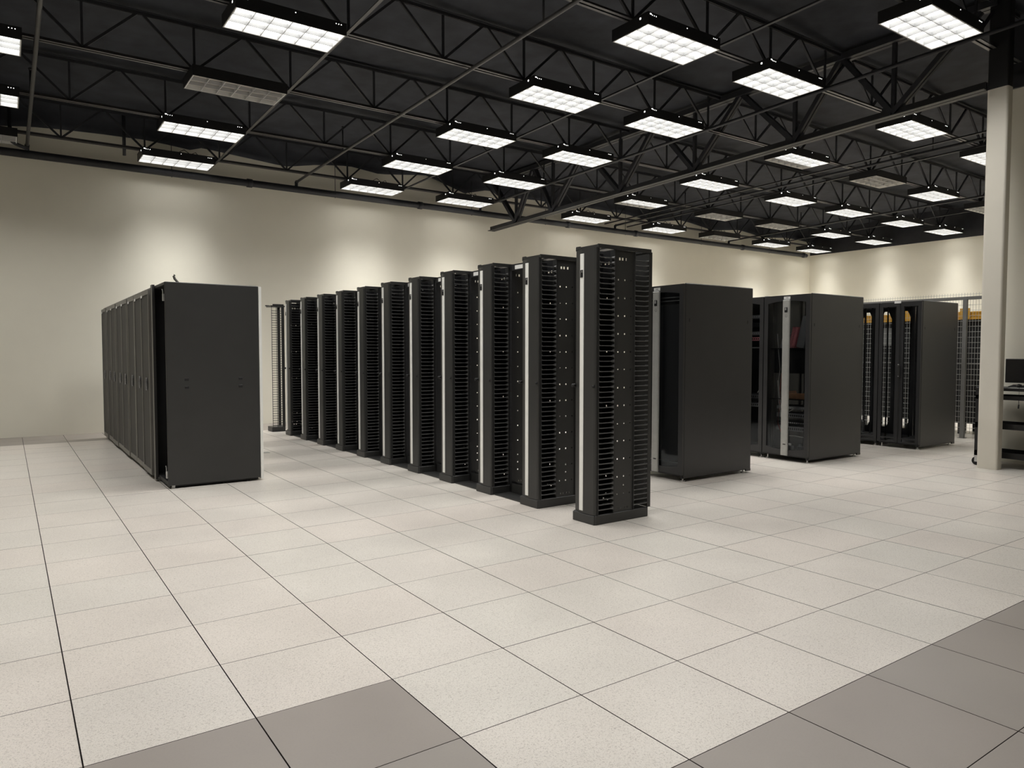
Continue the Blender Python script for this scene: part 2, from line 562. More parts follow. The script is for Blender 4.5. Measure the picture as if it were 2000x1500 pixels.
# ------------------------------------------------------------------ open web joists
ROWS = [0.55, 2.53, 4.645, 6.765, 8.87, 10.95]
jname = ['closest to the back wall', 'second from the back wall', 'third from the back wall', 'fourth from the back wall', 'fifth from the back wall', 'farthest from the back wall']
JX0, JX1 = -4.4, 21.95
for r, y in enumerate(ROWS):
    zb = lamp_z(y) + 0.15
    zt = deck(y) - 0.06
    x0 = JX0
    if y < 0.75:
        x0, x1 = JX0, 9.6
    else:
        x1 = JX1
    jo = thing('roof_joist', 'black open web steel roof joist, ' + jname[5 - r], 'joist', (0, y, zb), 'open web roof joists')
    H = zt - zb
    m = MB()
    for s in (-1, 1):
        m.box(x0, x1, s * 0.008, s * 0.05, -0.012, -0.005)
        m.box(x0, x1, s * 0.008, s * 0.014, -0.012, 0.035)
    part('bottom_chord', m, 'chord', jo)
    m = MB()
    for s in (-1, 1):
        m.box(x0, x1, s * 0.008, s * 0.05, H, H + 0.007)
        m.box(x0, x1, s * 0.008, s * 0.014, H - 0.04, H + 0.007)
    part('top_chord', m, 'steel', jo)
    vert = MB().box(-0.014, 0.014, -0.012, 0.012, 0, H).mesh('web', 'steel')
    dl = MB().bar((0, 0, 0.005), (-0.62, 0, H - 0.01), 0.03, 0.03).mesh('web', 'steel')
    dr = MB().bar((0, 0, 0.005), (0.62, 0, H - 0.01), 0.03, 0.03).mesh('web', 'steel')
    k = 0
    x = -0.56 - 1.275 * 3
    while x < x1 - 0.6:
        for me in (vert, dl, dr):
            if x > x0 + 0.3:
                link('web', me, jo, (x, 0, 0))
        x += 1.275

# ------------------------------------------------------------------ bridging angles and sprinkler pipes
for k, (bx, lab) in enumerate(((1.93, 'over the tall left cabinet row'), (5.85, 'between the long wall and the girder'), (12.35, 'just beyond the girder'), (13.2, 'beyond the girder, second away'), (19.4, 'over the far cage corner'))):
    y0_, y1_ = (0.6, 11.6) if bx < 9 else (0.8, 11.6)
    m = MB()
    for s in (-1, 1):
        m.bar((0, y0_, lamp_z(y0_) + 0.11 + (0.012 if s > 0 else 0)), (0, y1_, lamp_z(y1_) + 0.11 + (0.012 if s > 0 else 0)), 0.04 if s < 0 else 0.006, 0.006 if s < 0 else 0.03)
    single('bridging_angle', m, 'steel' if bx > 3 else 'chord', 'thin black bridging angle crossing the joists ' + lab, 'brace', (bx, 0, 0), 'bridging angles')

mp = thing('sprinkler_main', 'fat black sprinkler main along the back wall below the joists', 'pipe', (0, 11.44, 4.87))
part('pipe', MB().tube([(-5.9, 0, 0), (8, 0, 0), (21.7, 0, 0)], 0.068, 14), 'steel', mp, smooth=True)
for fx in (-4.2, 2.67, 6.5, 10.9, 13.4, 18.2, 21.55):
    part('coupling', MB().tube([(fx - 0.05, 0, 0), (fx + 0.05, 0, 0)], 0.085, 14), 'steel', mp, smooth=True)
for hx in (-2.9, 1.24, 4.46, 7.9, 10.15, 13.0, 16.2, 19.6):
    part('hanger', MB().tube([(hx, 0, 0.07), (hx, 0, 0.75)], 0.006, 6).tube([(hx, 0, -0.075), (hx, 0.075, 0), (hx, 0, 0.075), (hx, -0.075, 0), (hx, 0, -0.075)], 0.008, 6), 'steel', mp)
bl = ['nearest the tall left cabinets', 'over the cable manager row', 'just short of the girder', 'beyond the girder', 'over the far racks']
for k, bx in enumerate((-1.03, 3.62, 8.15, 12.6, 17.5)):
    y0_ = -2.5 if bx < 9 else 0.85
    br = thing('sprinkler_branch', 'thin black sprinkler branch pipe under the joists, ' + bl[k], 'pipe', (bx, 0, 0), 'sprinkler branch pipes')
    zf = lambda y: 5.245 - 0.02 * y
    pm = 'chord' if k < 2 else 'steel'
    part('pipe', MB().tube([(0, y0_, zf(y0_)), (0, 5, zf(5)), (0, 11.42, zf(11.42))], 0.026, 10), pm, br, smooth=True)
    part('elbow', MB().tube([(0, 11.40, zf(11.42) + .0), (0, 11.44, zf(11.42) - 0.01), (0, 11.44, 4.90)], 0.036, 10), 'steel', br, smooth=True)
    for ty in (3.0, 8.9):
        if ty > y0_:
            part('sprig', MB().tube([(0, ty, zf(ty)), (0, ty, zf(ty) + 0.42)], 0.014, 8).tube([(0, ty, zf(ty) + 0.42), (0, ty, zf(ty) + 0.45)], 0.022, 8), 'steel', br, smooth=True)
dp = thing('drop_pipe', 'black drop pipe with elbow beside the leftmost sprinkler branch at the back wall', 'pipe', (-1.27, 11.1, 0))
part('pipe', MB().tube([(0, 0, 5.62), (0, 0, 5.02), (0.03, 0, 4.97), (0.08, 0.05, 4.95), (0.24, 0.28, 4.95)], 0.03, 10), 'steel', dp, smooth=True)
cd = thing('conduit_drop', 'black conduit hanging near the left end of the back wall', 'conduit', (0.42, 11.2, 0))
part('conduit', MB().tube([(0, 0, 5.85), (0, 0, 5.02)], 0.028, 8), 'steel', cd, smooth=True)

# ------------------------------------------------------------------ light fixtures
LX, LY, LH = 1.215, 0.585, 0.137
mh = MB()
mh.box(-LX / 2, LX / 2, -LY / 2, LY / 2, LH - 0.008, LH)
for s in (-1, 1):
    mh.box(s * LX / 2, s * (LX / 2 - 0.008), -LY / 2, LY / 2, 0, LH)
    mh.box(-LX / 2, LX / 2, s * LY / 2, s * (LY / 2 - 0.008), 0, LH)
ME_H = mh.mesh('housing', 'housing')
mr = MB()
for s in (-1, 1):
    mr.box(s * (LX / 2 - 0.008), s * (LX / 2 - 0.02), -LY / 2 + 0.008, LY / 2 - 0.008, 0.001, LH - 0.01)
    mr.box(-LX / 2 + 0.02, LX / 2 - 0.02, s * (LY / 2 - 0.008), s * (LY / 2 - 0.02), 0.001, LH - 0.01)
ME_R = mr.mesh('reflector_rim', 'rim')
IX, IY = LX / 2 - 0.02, LY / 2 - 0.02
BH = 0.05
ME_BY = MB().box(-0.004, 0.004, -IY, IY, 0.003, BH).mesh('louver_blade', 'louver')
ME_BX = MB().box(-IX, IX, -0.004, 0.004, 0.003, BH).mesh('louver_blade', 'louver')
strip = lambda nm, mt: MB().box(-IX, IX, -IY / 3 + 0.002, IY / 3 - 0.002, BH + 0.004, BH + 0.012).mesh(nm, mt)
ME_ON, ME_OFF = strip('lamp_panel', 'lamp'), strip('lamp_panel', 'off')
ml = MB()
for sx in (-1, 1):
    for q in range(3):
        ml.box(sx * (LX / 2 - 0.06 - q * 0.03), sx * (LX / 2 - 0.068 - q * 0.03), -LY / 2 - 0.0015, -LY / 2, LH - 0.035, LH - 0.027)
ml.box(-LX / 2 + 0.025, -LX / 2 + 0.05, -LY / 2 - 0.0015, -LY / 2, LH - 0.028, LH - 0.016)
ml.box(-LX / 2 - 0.0015, -LX / 2, -0.16, -0.18, LH - 0.05, LH - 0.03)
ml.box(0.02, 0.028, -LY / 2 - 0.0015, -LY / 2, LH - 0.035, LH - 0.027)
ME_L = ml.mesh('vent_slot', 'leak')
mw = MB().tube([(-0.05, 0.1, LH), (-0.03, 0.1, LH + 0.1), (0.05, 0.1, LH + 0.15), (0.13, 0.1, LH + 0.1), (0.15, 0.1, LH + 0.02), (0.18, 0.1, LH + 0.09), (0.25, 0.1, LH + 0.13), (0.32, 0.1, LH + 0.05), (0.33, 0.1, LH)], 0.007, 6)
ME_W = mw.mesh('power_whip', 'housing')
ms = MB()
for sx in (-1, 1):
    ms.box(sx * 0.5 - 0.012, sx * 0.5 + 0.012, -0.03, 0.03, LH, LH + 0.02)
ME_S = ms.mesh('hanger_clip', 'housing')

# lit pattern: number of lit strips (3 all, 2 = strip farthest from the camera dark, 0 off)
COLS = {'a': -1.78, 'b': 1.24, 'c': 5.1, 'd': 7.31, 'e': 10.95, 'f': 13.85, 'g': 16.33, 'h': 19.0, 'i': 21.4}
GRID = {
    0: {'b': 3, 'd': 3},
    1: {'a': 3, 'b': 3, 'c': 3, 'd': 3, 'e': 3, 'f': 3, 'g': 3, 'h': 3},
    2: {'b': 3, 'c': 3, 'd': 3, 'e': 2, 'f': 0, 'g': 3, 'h': 0, 'i': 3},
    3: {'a': 3, 'b': 0, 'c': 3, 'd': 3, 'e': 3, 'f': 3, 'g': 3, 'h': 3, 'i': 3},
    4: {'a': 3, 'b': 3, 'c': 3, 'd': 3, 'e': 2, 'f': 0, 'g': 0, 'h': 3, 'i': 3},
    5: {'a': 0, 'b': 3, 'c': 3, 'd': 3, 'e': 3, 'f': 3, 'g': 0, 'h': 3, 'i': 3},
}
FIXX = {(4, 'd'): 7.36, (5, 'd'): 7.41, (4, 'e'): 11.04, (5, 'e'): 11.12, (5, 'f'): 14.04, (2, 'g'): 16.2, (5, 'g'): 16.45, (1, 'd'): 7.28, (0, 'd'): 7.28,
        (1, 'e'): 10.9, (2, 'e'): 10.9, (2, 'f'): 13.78}
rowname = ['row nearest the camera', 'second row from the camera', 'third row from the camera', 'fourth row from the camera', 'second row from the back wall', 'row along the back wall']
EXTRA = [(-1.55, -1.2, 3), (-1.55, 1.24, 3)]


def lamp_data(n, spread, share):
    a = D.lights.new('lamp', 'AREA')
    a.shape = 'RECTANGLE'
    a.size = 2 * IX; a.size_y = 2 * IY * n / 3
    a.energy = LAMP_WATTS * n / 3 * share
    a.color = LAMP_COLOR
    a.spread = spread
    return a


LAMPS = {(n, w): lamp_data(n, WALL_SPREAD if w else LAMP_SPREAD, 0.72 if w else 1.0) for n in (2, 3) for w in (False, True)}


def fixture(x, y, lit, label):
    f = thing('ceiling_light', label, 'light', (x, y, lamp_z(y)), 'louvred ceiling lights')
    link('housing', ME_H, f); link('reflector_rim', ME_R, f); link('hanger_clip', ME_S, f)
    for k in range(3):
        link('lamp_panel', ME_ON if k < lit else ME_OFF, f, (0, (k - 1) * IY * 2 / 3, 0))
    for k in range(1, 6):
        link('louver_blade', ME_BY, f, (-IX + k * IX / 3, 0, 0))
    for k in (-1, 1):
        link('louver_blade', ME_BX, f, (0, k * IY / 3, 0))
    if lit:
        link('vent_slot', ME_L, f)['kind'] = 'stuff'
        link('lamp', LAMPS[(lit, y > 10 or x > 21)], f, (0, (lit - 3) * IY / 3, -0.002))
    if y > 10:
        link('power_whip', ME_W, f, (0.1, 0, 0))
    return f


for r in range(6):
    keys = sorted(GRID[r], key=lambda q: COLS[q])
    for k, c in enumerate(keys):
        lit = GRID[r][c]
        st = {3: 'lit', 2: 'partly lit', 0: 'unlit'}[lit]
        x = FIXX.get((r, c), COLS[c])
        fixture(x, ROWS[r], lit, '%s louvred ceiling light, %s from left in the %s' % (st, 'first' if k == 0 else ORD[k], rowname[r]))
for (y, x, lit) in EXTRA:
    fixture(x, y, lit, 'lit louvred ceiling light above the camera, %s' % {-1.2: 'to its left', 1.24: 'straight ahead', 5.1: 'to its right', 7.3: 'near the side wall'}[x])

# ------------------------------------------------------------------ cabinet row on the left (faces -X)
CH = 2.25


def door_parts(c, y0, y1, proud):
    dx = -0.035 - proud
    fr = MB()
    w = 0.034
    fr.box(dx, 0.0, y0, y0 + w, 0.05, CH - 0.035); fr.box(dx, 0.0, y1 - w, y1, 0.05, CH - 0.035)
    fr.box(dx, 0.0, y0 + w, y1 - w, 0.05, 0.11); fr.box(dx, 0.0, y0 + w, y1 - w, CH - 0.085, CH - 0.035)
    d = part('door', fr, 'gray_frame', c)
    part('perforated_panel', MB().box(dx + 0.008, dx + 0.018, y0 + w, y1 - w, 0.11, CH - 0.085), 'door_mesh', d)
    part('label_strip', MB().box(dx - 0.002, dx, y1 - 0.15, y1 - 0.035, CH - 0.105, CH - 0.075), 'white', d, label='small white name strip')
    hy, hz = y0 + 0.25, 1.11
    h = MB()
    ring = [(hy + 0.045 * math.cos(a), hz + 0.075 * math.sin(a)) for a in [2 * math.pi * k / 14 for k in range(15)]]
    h.tube([(dx - 0.001, a, b) for a, b in ring], 0.004, 6)
    hd = part('handle_ring', h, 'device', d, smooth=True)
    part('latch_recess', MB().poly([(hy + 0.036 * math.cos(2 * math.pi * k / 12), hz + 0.066 * math.sin(2 * math.pi * k / 12)) for k in range(12)], 'x', dx - 0.002, dx + 0.008), 'deep', d)


def cab_body(c, w):
    m = MB()
    m.box(0.0, 0.98, 0.004, 0.022, 0.05, CH - 0.03); m.box(0.0, 0.98, w - 0.022, w - 0.004, 0.05, CH - 0.03)
    m.box(0.0, 0.98, 0.022, w - 0.022, 0.05, 0.08); m.box(0.12, 0.14, 0.022, w - 0.022, 0.08, CH - 0.03)
    part('carcass', m, 'black2', c)
    part('top_panel', MB().cbox(-0.012, 0.98, 0.004, w - 0.004, CH - 0.03, CH - 0.005, 0.004), 'gray_frame', c)
    for (fx, fy) in ((0.05, 0.06), (0.05, w - 0.06), (0.93, 0.06), (0.93, w - 0.06)):
        part('foot', MB().tube([(fx, fy, 0), (fx, fy, 0.012)], 0.025, 10).tube([(fx, fy, 0.012), (fx, fy, 0.05)], 0.009, 8), 'zinc', c)


cab_lab = ['next to the open doorless cabinet'] + [ORD[k] + ' along the row from the doorless cabinet' for k in range(1, 7)] + ['at the far end of the row']
for k in range(8):
    y0 = 5.72 + 0.63 * k
    c = thing('server_cabinet', 'tall dark cabinet with gray framed perforated door, ' + cab_lab[k], 'cabinet', (0, y0, 0), 'closed cabinets of the left row')
    cab_body(c, 0.63)
    pr_ = [0.012, 0.0, 0.0, 0.008, 0.0, 0.01, 0.0, 0.012][k]
    gapn = 0.018 if k in (0, 2, 6) else 0.004
    door_parts(c, 0.006 + (0.012 if k in (0, 2, 7) else 0), 0.626 - gapn, pr_)
# the nearest cabinet: doorless front, broad plain side panel
c = thing('server_cabinet', 'big black cabinet with plain side panel and no front door, near end of left row', 'cabinet', (0, 4.95, 0))
part('side_panel', MB().cbox(0.0, 0.985, 0.0, 0.025, 0.035, CH, 0.006), 'black', c)
part('top_panel', MB().cbox(0.0, 0.985, 0.025, 0.755, CH - 0.03, CH, 0.005), 'black', c)
part('front_post', MB().box(-0.03, -0.004, 0.60, 0.72, 0.02, CH + 0.01), 'black', c)
part('post_lit_face', MB().box(-0.034, -0.03, 0.60, 0.655, 0.02, CH + 0.01), 'gray_frame', c)  # paler gray strip stands in for light on the post's left face
part('front_post', MB().box(0.02, 0.07, 0.03, 0.07, 0.05, CH - 0.03), 'black', c)
m = MB().box(0.14, 0.16, 0.07, 0.755, 0.08, CH - 0.03).box(0.0, 0.98, 0.735, 0.755, 0.05, CH - 0.03).box(0.0, 0.98, 0.03, 0.74, 0.05, 0.08).box(0.96, 0.98, 0.03, 0.74, 0.05, CH - 0.03)
part('carcass', m, 'deep', c)
for hz in (2.045, 0.115):
    part('hinge', MB().box(-0.012, 0.006, 0.035, 0.075, hz, hz + 0.075).tube([(-0.006, 0.06, hz + 0.06), (-0.006, 0.07, hz + 0.1), (-0.006, 0.085, hz + 0.125), (-0.006, 0.105, hz + 0.125)], 0.006, 6), 'zinc', c, label='bare silver door hinge')
for lx in (0.205, 0.775):
    for lz in (1.105, 1.192):
        part('panel_latch', MB().cbox(lx - 0.022, lx + 0.022, -0.003, 0.004, lz - 0.014, lz + 0.014, 0.002), 'deep', c)
part('rear_door', MB().box(0.99, 1.022, 0.006, 0.62, 0.02, CH - 0.005), 'silver', c, label='pale gray rear door seen on edge')
part('kick_plate', MB().box(0.02, 0.97, 0.05, 0.7, 0.012, 0.04), 'deep', c)
for (fx, fy) in ((0.06, 0.06), (0.85, 0.06), (0.06, 0.65), (0.85, 0.65)):
    part('foot', MB().tube([(fx, fy, 0), (fx, fy, 0.035)], 0.022, 10), 'zinc' if fx < .5 else 'deep', c)
part('cable_stub', MB().tube([(0.205, 0.35, 2.24), (0.195, 0.35, 2.28), (0.165, 0.35, 2.315), (0.155, 0.35, 2.345), (0.165, 0.35, 2.36)], 0.014, 8), 'gray_frame', c, smooth=True, label='short cable end poking up')

# ------------------------------------------------------------------ vertical cable managers
MH = 2.41
MX0 = 2.70
FP = 0.0445
NF = 50


def finger_mesh(x_base, x_tip, name='finger', y0=0.0, y1=0.035):
    """one moulded cable finger: plain bar with a flared root and a small upturned tip"""
    d = 1 if x_tip > x_base else -1
    L = abs(x_tip - x_base)
    pts = [(0, -0.014), (0.004, -0.006), (0.012, -0.003), (L - 0.002, -0.003), (L, 0.0), (L, 0.010), (L - 0.004, 0.010), (L - 0.006, 0.003), (0.014, 0.003), (0.005, 0.007), (0, 0.016)]
    pts = [(x_base + d * a, b) for a, b in pts]
    if d < 0:
        pts = pts[::-1]
    m = MB().poly(pts, 'y', y0, y1)
    return m


def plate_holes(xs_, zs_, s):
    return [(x, z, s, s) for x in xs_ for z in zs_]


root = thing('cable_manager', 'tall black vertical cable manager with silver door strip, nearest and freestanding', 'cable manager', (MX0, 1.06, 0), 'vertical cable managers in a row')
W = 0.295
# local x: 0 door front .. 0.68 back
dm = MB()
prof = [(0.012, 0.004), (0.004, 0.02), (0.0, 0.15), (0.004, 0.19), (0.03, W - 0.006), (0.04, W - 0.004), (0.045, W - 0.02), (0.03, 0.15), (0.03, 0.02), (0.03, 0.004)]
dm.poly(prof, 'z', 0.085, MH - 0.025)
d = part('door', dm, 'black', root)
part('silver_strip', MB().cbox(-0.006, 0.002, 0.150, 0.198, 0.105, 2.345, 0.002), 'silver', d, label='slim silver strip down the door')
part('latch', MB().cbox(-0.011, -0.005, 0.158, 0.19, 2.14, 2.205, 0.002).box(-0.0125, -0.011, 0.166, 0.182, 2.165, 2.2), 'deep', d)
part('latch_button', MB().box(-0.0135, -0.0115, 0.162, 0.172, 2.182, 2.198), 'zinc', d)
for ky in (0.018, W + 0.004):
    part('door_knob', MB().tube([(0.0, ky, 1.2), (-0.012, ky, 1.2)], 0.013, 10) if ky < .1 else MB().tube([(0.03, ky, 1.2), (-0.004, ky, 1.2)], 0.016, 10), 'deep', d, smooth=True)
part('plinth', MB().cbox(0.012, 0.65, 0.0, W, 0.0, 0.085, 0.006).cbox(0.0, 0.02, 0.006, W - 0.004, 0.0, 0.08, 0.004), 'black', root)
part('top_cap', MB().box(0.028, 0.66, -0.004, 0.010, MH - 0.03, MH + 0.004).box(0.028, 0.66, W - 0.01, W, MH - 0.03, MH).box(0.028, 0.05, 0.01, W - .01, MH - 0.02, MH).box(0.64, 0.66, 0.01, W - .01, MH - 0.02, MH).box(0.22, 0.47, 0.01, W - 0.01, MH - 0.012, MH)
     .box(0.03, 0.045, W - 0.05, W, MH, MH + 0.008), 'black', root)
zs_ = [0.24 + 0.157 * k for k in range(13)]
hc = plate_holes((0.275, 0.352, 0.425), zs_, 0.0135) + [(0.29 + q, 2.305, 0.02, 0.024) for q in (0.0, 0.034, 0.08)] + [(0.352, 0.32, 0.014, 0.014)] + [(0.29 + q, 0.115, 0.011, 0.016) for q in (0, 0.032, 0.075, 0.107)]
hc = [h for h in hc if not (h[1] > 2.2 and h[3] < 0.02)]
m = MB().plate('y', 0.012, 0.003, 0.225, 0.465, 0.085, MH - 0.03, hc)
m.box(0.222, 0.226, 0.0, 0.06, 0.085, MH - 0.03); m.box(0.464, 0.468, 0.0, 0.06, 0.085, MH - 0.03)
part('centre_plate', m, 'black', root)
hf = plate_holes((0.105, 0.19), [z for z in zs_ if z > 1.9 or z < 0.5] + [1.02, 1.5], 0.014) + [(0.085 + q, 2.27, 0.02, 0.022) for q in (0, 0.045, 0.09, 0.135)] + [(0.085 + q, 0.19, 0.018, 0.012) for q in (0.0, 0.05, 0.09)]
hf = [h for h in hf if not (2.07 < h[1] < 2.2)]
m = MB().plate('y', 0.16, 0.003, 0.035, 0.226, 0.085, MH - 0.05, [(h[0] - 0.02, h[1], h[2], h[3]) for h in hf])
part('divider_plate', m, 'deep', root)
part('channel_wall', MB().plate('x', 0.226, 0.003, 0.0, W, 0.085, MH - 0.03, hf), 'deep', root)
part('rear_door', MB().box(0.65, 0.68, 0.004, W - 0.004, 0.085, MH - 0.02), 'black', root)
pm = MB()
for (px_, py_) in ((0.036, 0.0), (0.036, W - 0.012), (0.638, 0.0), (0.638, W - 0.012)):
    pm.box(px_, px_ + 0.01, py_, py_ + 0.012, 0.085, MH - 0.03)
part('corner_post', pm, 'black', root)
zf0 = 0.125
ME_F = finger_mesh(0.222, 0.05).mesh('finger', 'finger')
ME_FR = finger_mesh(0.468, 0.636).mesh('finger', 'finger')
for k in range(NF):
    link('finger', ME_F, root, (0, 0.002, zf0 + FP * k))
far = MB()
for k in range(NF):
    for (a, b, y0) in ((0.222, 0.05, W - 0.037), (0.468, 0.636, W - 0.037)):
        t = finger_mesh(a, b, y0=y0, y1=y0 + 0.035); q = len(far.v)
        far.v += [(x, y, z + zf0 + FP * k) for x, y, z in t.v]; far.f += [tuple(i + q for i in f) for f in t.f]
o = part('finger_bank', far, 'finger', root); o['kind'] = 'stuff'
rearn = MB()
for k in range(NF):
    t = finger_mesh(0.468, 0.636); q = len(rearn.v)
    rearn.v += [(x, y + 0.002, z + zf0 + FP * k) for x, y, z in t.v]; rearn.f += [tuple(i + q for i in f) for f in t.f]
PITCH = 0.81
mlab = ['second', 'third', 'fourth', 'fifth', 'sixth', 'seventh', 'eighth', 'ninth', 'tenth']
copies = []
for k in range(1, 11):
    lab = 'tall black vertical cable manager with silver door strip, %s from the near freestanding one' % (mlab[k - 1] if k < 10 else 'farthest')
    copies.append(dup(root, (MX0, 1.06 + PITCH * k, 0), lab))
ME_RB = rearn.mesh('finger_bank', 'finger')
for c_ in copies:
    o = link('finger_bank', ME_RB, c_); o['kind'] = 'stuff'
for k in range(NF):
    link('finger', ME_FR, root, (0, 0.002, zf0 + FP * k))

# the bare finger frame at the end of the row
e = thing('finger_frame', 'bare black cable finger frame without door at far end of the row', 'cable manager', (2.62, 9.98, 0))
part('plinth', MB().cbox(0.0, 0.25, 0.0, 0.28, 0.0, 0.09, 0.006), 'black', e)
part('top_cap', MB().box(0.0, 0.26, -0.01, 0.28, MH - 0.08, MH - 0.055).box(0.04, 0.24, -0.01, 0.02, MH - 0.055, MH - 0.03).box(-0.02, 0.05, 0.24, 0.28, MH - 0.06, MH - 0.04), 'black', e)
part('spine', MB().box(0.2, 0.25, 0.0, 0.03, 0.09, MH - 0.08).box(0.2, 0.25, 0.25, 0.28, 0.09, MH - 0.08), 'black', e)
part('tip_rail', MB().box(0.015, 0.022, 0.0, 0.01, 0.09, MH - 0.08).box(0.1, 0.106, 0.0, 0.012, 0.09, MH - 0.08), 'black', e)
MEF = MB().box(0.018, 0.2, 0.0, 0.03, -0.004, 0.004).mesh('finger', 'black')
MEG = MB().box(0.018, 0.2, 0.25, 0.28, -0.004, 0.004).mesh('finger', 'black')
for k in range(49):
    link('finger', MEF, e, (0, 0, 0.12 + 0.0445 * k))

# two post racks standing between the managers
rk = thing('open_rack', 'x', 'rack', (2.93, 2.68 - 0.510, 0), 'two post racks between cable managers')
RW = 0.505
for s, nm in ((0.0, 'a'), (1.0, 'b')):
    y0 = 0.006 if s == 0 else RW - 0.046
    m = MB().plate('x', 0.0, 0.004, y0, y0 + 0.04, 0.02, MH - 0.02, [(y0 + 0.02, 0.1 + 0.0889 * q, 0.009, 0.009) for q in range(25)])
    yy = y0 if s == 0 else y0 + 0.036
    m.box(0.0, 0.08, yy, yy + 0.004, 0.02, MH - 0.02)
    part('upright', m, 'black2', rk)
part('top_angle', MB().box(0.0, 0.006, 0.006, RW - 0.006, MH - 0.07, MH - 0.005).box(0.0, 0.08, 0.006, RW - 0.006, MH - 0.011, MH - 0.005), 'black2', rk)
part('rack_tag', MB().box(-0.003, 0.0, 0.24, 0.40, MH - 0.06, MH - 0.02), 'white', rk, label='pale tag on the top angle')
part('base_angle', MB().box(0.0, 0.006, 0.006, RW - 0.006, 0.0, 0.11).box(-0.19, 0.0, 0.006, RW - 0.006, 0.0, 0.012).box(0.08, 0.09, 0.006, RW - 0.006, 0.0, 0.11), 'black', rk)
rk['label'] = 'black two post rack between the second and third cable managers from the near end'
on = ['third', 'fourth', 'fifth', 'sixth', 'seventh', 'eighth', 'ninth', 'tenth']
for k in range(1, 9):
    a = on[k - 1]; b = on[k] if k < 8 else 'last'
    dup(rk, (2.93, 2.68 - 0.510 + PITCH * k, 0), 'black two post rack between the %s and %s cable managers from the near end' % (a, b))

# ------------------------------------------------------------------ enclosed racks on the right
RH = 2.28


def rack_shell(label, x0, x1, y0, y1, near=True, far=True, back=True, grp=None):
    c = thing('server_rack', label, 'rack', (x0, y0, 0), grp)
    dx, w = x1 - x0, y1 - y0
    if near:
        part('side_panel', MB().cbox(0.03, dx, 0.0, 0.02, 0.045, RH, 0.008).box(dx - 0.09, dx, 0.002, 0.018, 0.02, 0.05), 'black2', c)
    if far:
        part('side_panel', MB().cbox(0.03, dx, w - 0.02, w, 0.045, RH, 0.008), 'black2', c)
    part('top_panel', MB().box(0.03, dx - 0.01, 0.02, w - 0.02, RH - 0.03, RH - 0.008), 'black2', c)
    part('bottom_panel', MB().box(0.03, dx - 0.01, 0.02, w - 0.02, 0.06, 0.09).box(0.03, dx - 0.02, 0.02, 0.05, 0.035, 0.06), 'deep', c)
    if back:
        part('rear_door', MB().box(dx - 0.02, dx, 0.02, w - 0.02, 0.06, RH - 0.03), 'deep', c)
    for (fx, fy) in ((0.07, 0.05), (0.07, w - 0.05), (dx - 0.09, 0.05), (dx - 0.09, w - 0.05)):
        part('foot', MB().tube([(fx, fy, 0.0), (fx, fy, 0.012)], 0.026, 10).tube([(fx, fy, 0.012), (fx, fy, 0.06)], 0.010, 8), 'zinc', c)
    for lx in (0.10, dx - 0.10) if near else ():
        part('key_slot', MB().cbox(lx - 0.008, lx + 0.008, -0.002, 0.003, RH - 0.44, RH - 0.40, 0.0015), 'deep', c)
    return c


def strip_door(c, w, strip_at, glass=True):
    """glazed door with a broad aluminium centre strip; local x = 0 is its front"""
    t0, t1 = 0.08, RH - 0.01
    wy0, wy1, wz0, wz1 = 0.065, w - 0.065, 0.16, 2.185
    m = MB()
    m.box(0.0, 0.03, 0.004, wy0, t0, t1); m.box(0.0, 0.03, wy1, w - 0.004, t0, t1)
    # arched head and sill
    N = 10
    for zbase, zedge, sgn in ((wz1, t1, 1), (wz0, t0, -1)):
        pts = [(wy0, zedge), (wy1, zedge)]
        arc = []
        for k in range(N + 1):
            u = k / N
            arc.append((wy1 + (wy0 - wy1) * u, zbase - sgn * 0.03 * (abs(2 * u - 1)) ** 2 + sgn * 0.01))
        m.poly((pts + arc) if sgn > 0 else (pts + arc)[::-1], 'x', 0.0, 0.03)
    d = part('door', m, 'black2', c)
    part('glass_pane', MB().box(0.012, 0.016, wy0 - 0.005, wy1 + 0.005, wz0 - 0.02, wz1 + 0.02), 'glass', d)
    s0, s1 = strip_at
    part('centre_strip', MB().cbox(-0.02, 0.004, s0, s1, 0.075, 2.205, 0.003).box(-0.023, -0.02, s0 + 0.012, s0 + 0.020, 0.08, 2.2), 'alu', d, label='broad brushed aluminium strip')
    mid = (s0 + s1) / 2
    part('latch', MB().cbox(-0.027, -0.018, mid - 0.022, mid + 0.022, 2.035, 2.105, 0.003), 'deep', d)
    part('latch_button', MB().box(-0.0285, -0.0265, mid - 0.01, mid + 0.012, 2.065, 2.098), 'zinc', d)
    ring = [(-0.0205, mid - 0.002 + 0.016 * math.cos(a), 1.985 + 0.016 * math.sin(a)) for a in [2 * math.pi * k / 12 for k in range(13)]]
    part('round_emblem', MB().tube(ring, 0.0015, 5).box(-0.0215, -0.0195, mid - 0.006, mid + 0.006, 1.975, 1.979), 'gray_frame', d)
    part('badge', MB().cbox(-0.0225, -0.019, mid - 0.025, mid + 0.018, 0.222, 0.236, 0.001), 'print', d)
    g = part('rack_tag', MB().box(-0.003, 0.0, mid - 0.05, mid + 0.048, 2.215, 2.25), 'white', c, label='white tag above the door strip')
    part('tag_print', MB().box(-0.0038, -0.003, mid - 0.018, mid - 0.006, 2.228, 2.238).box(-0.0038, -0.003, mid - 0.002, mid + 0.004, 2.230, 2.238).box(-0.0038, -0.003, mid + 0.008, mid + 0.016, 2.228, 2.238), 'print', g)
    return d


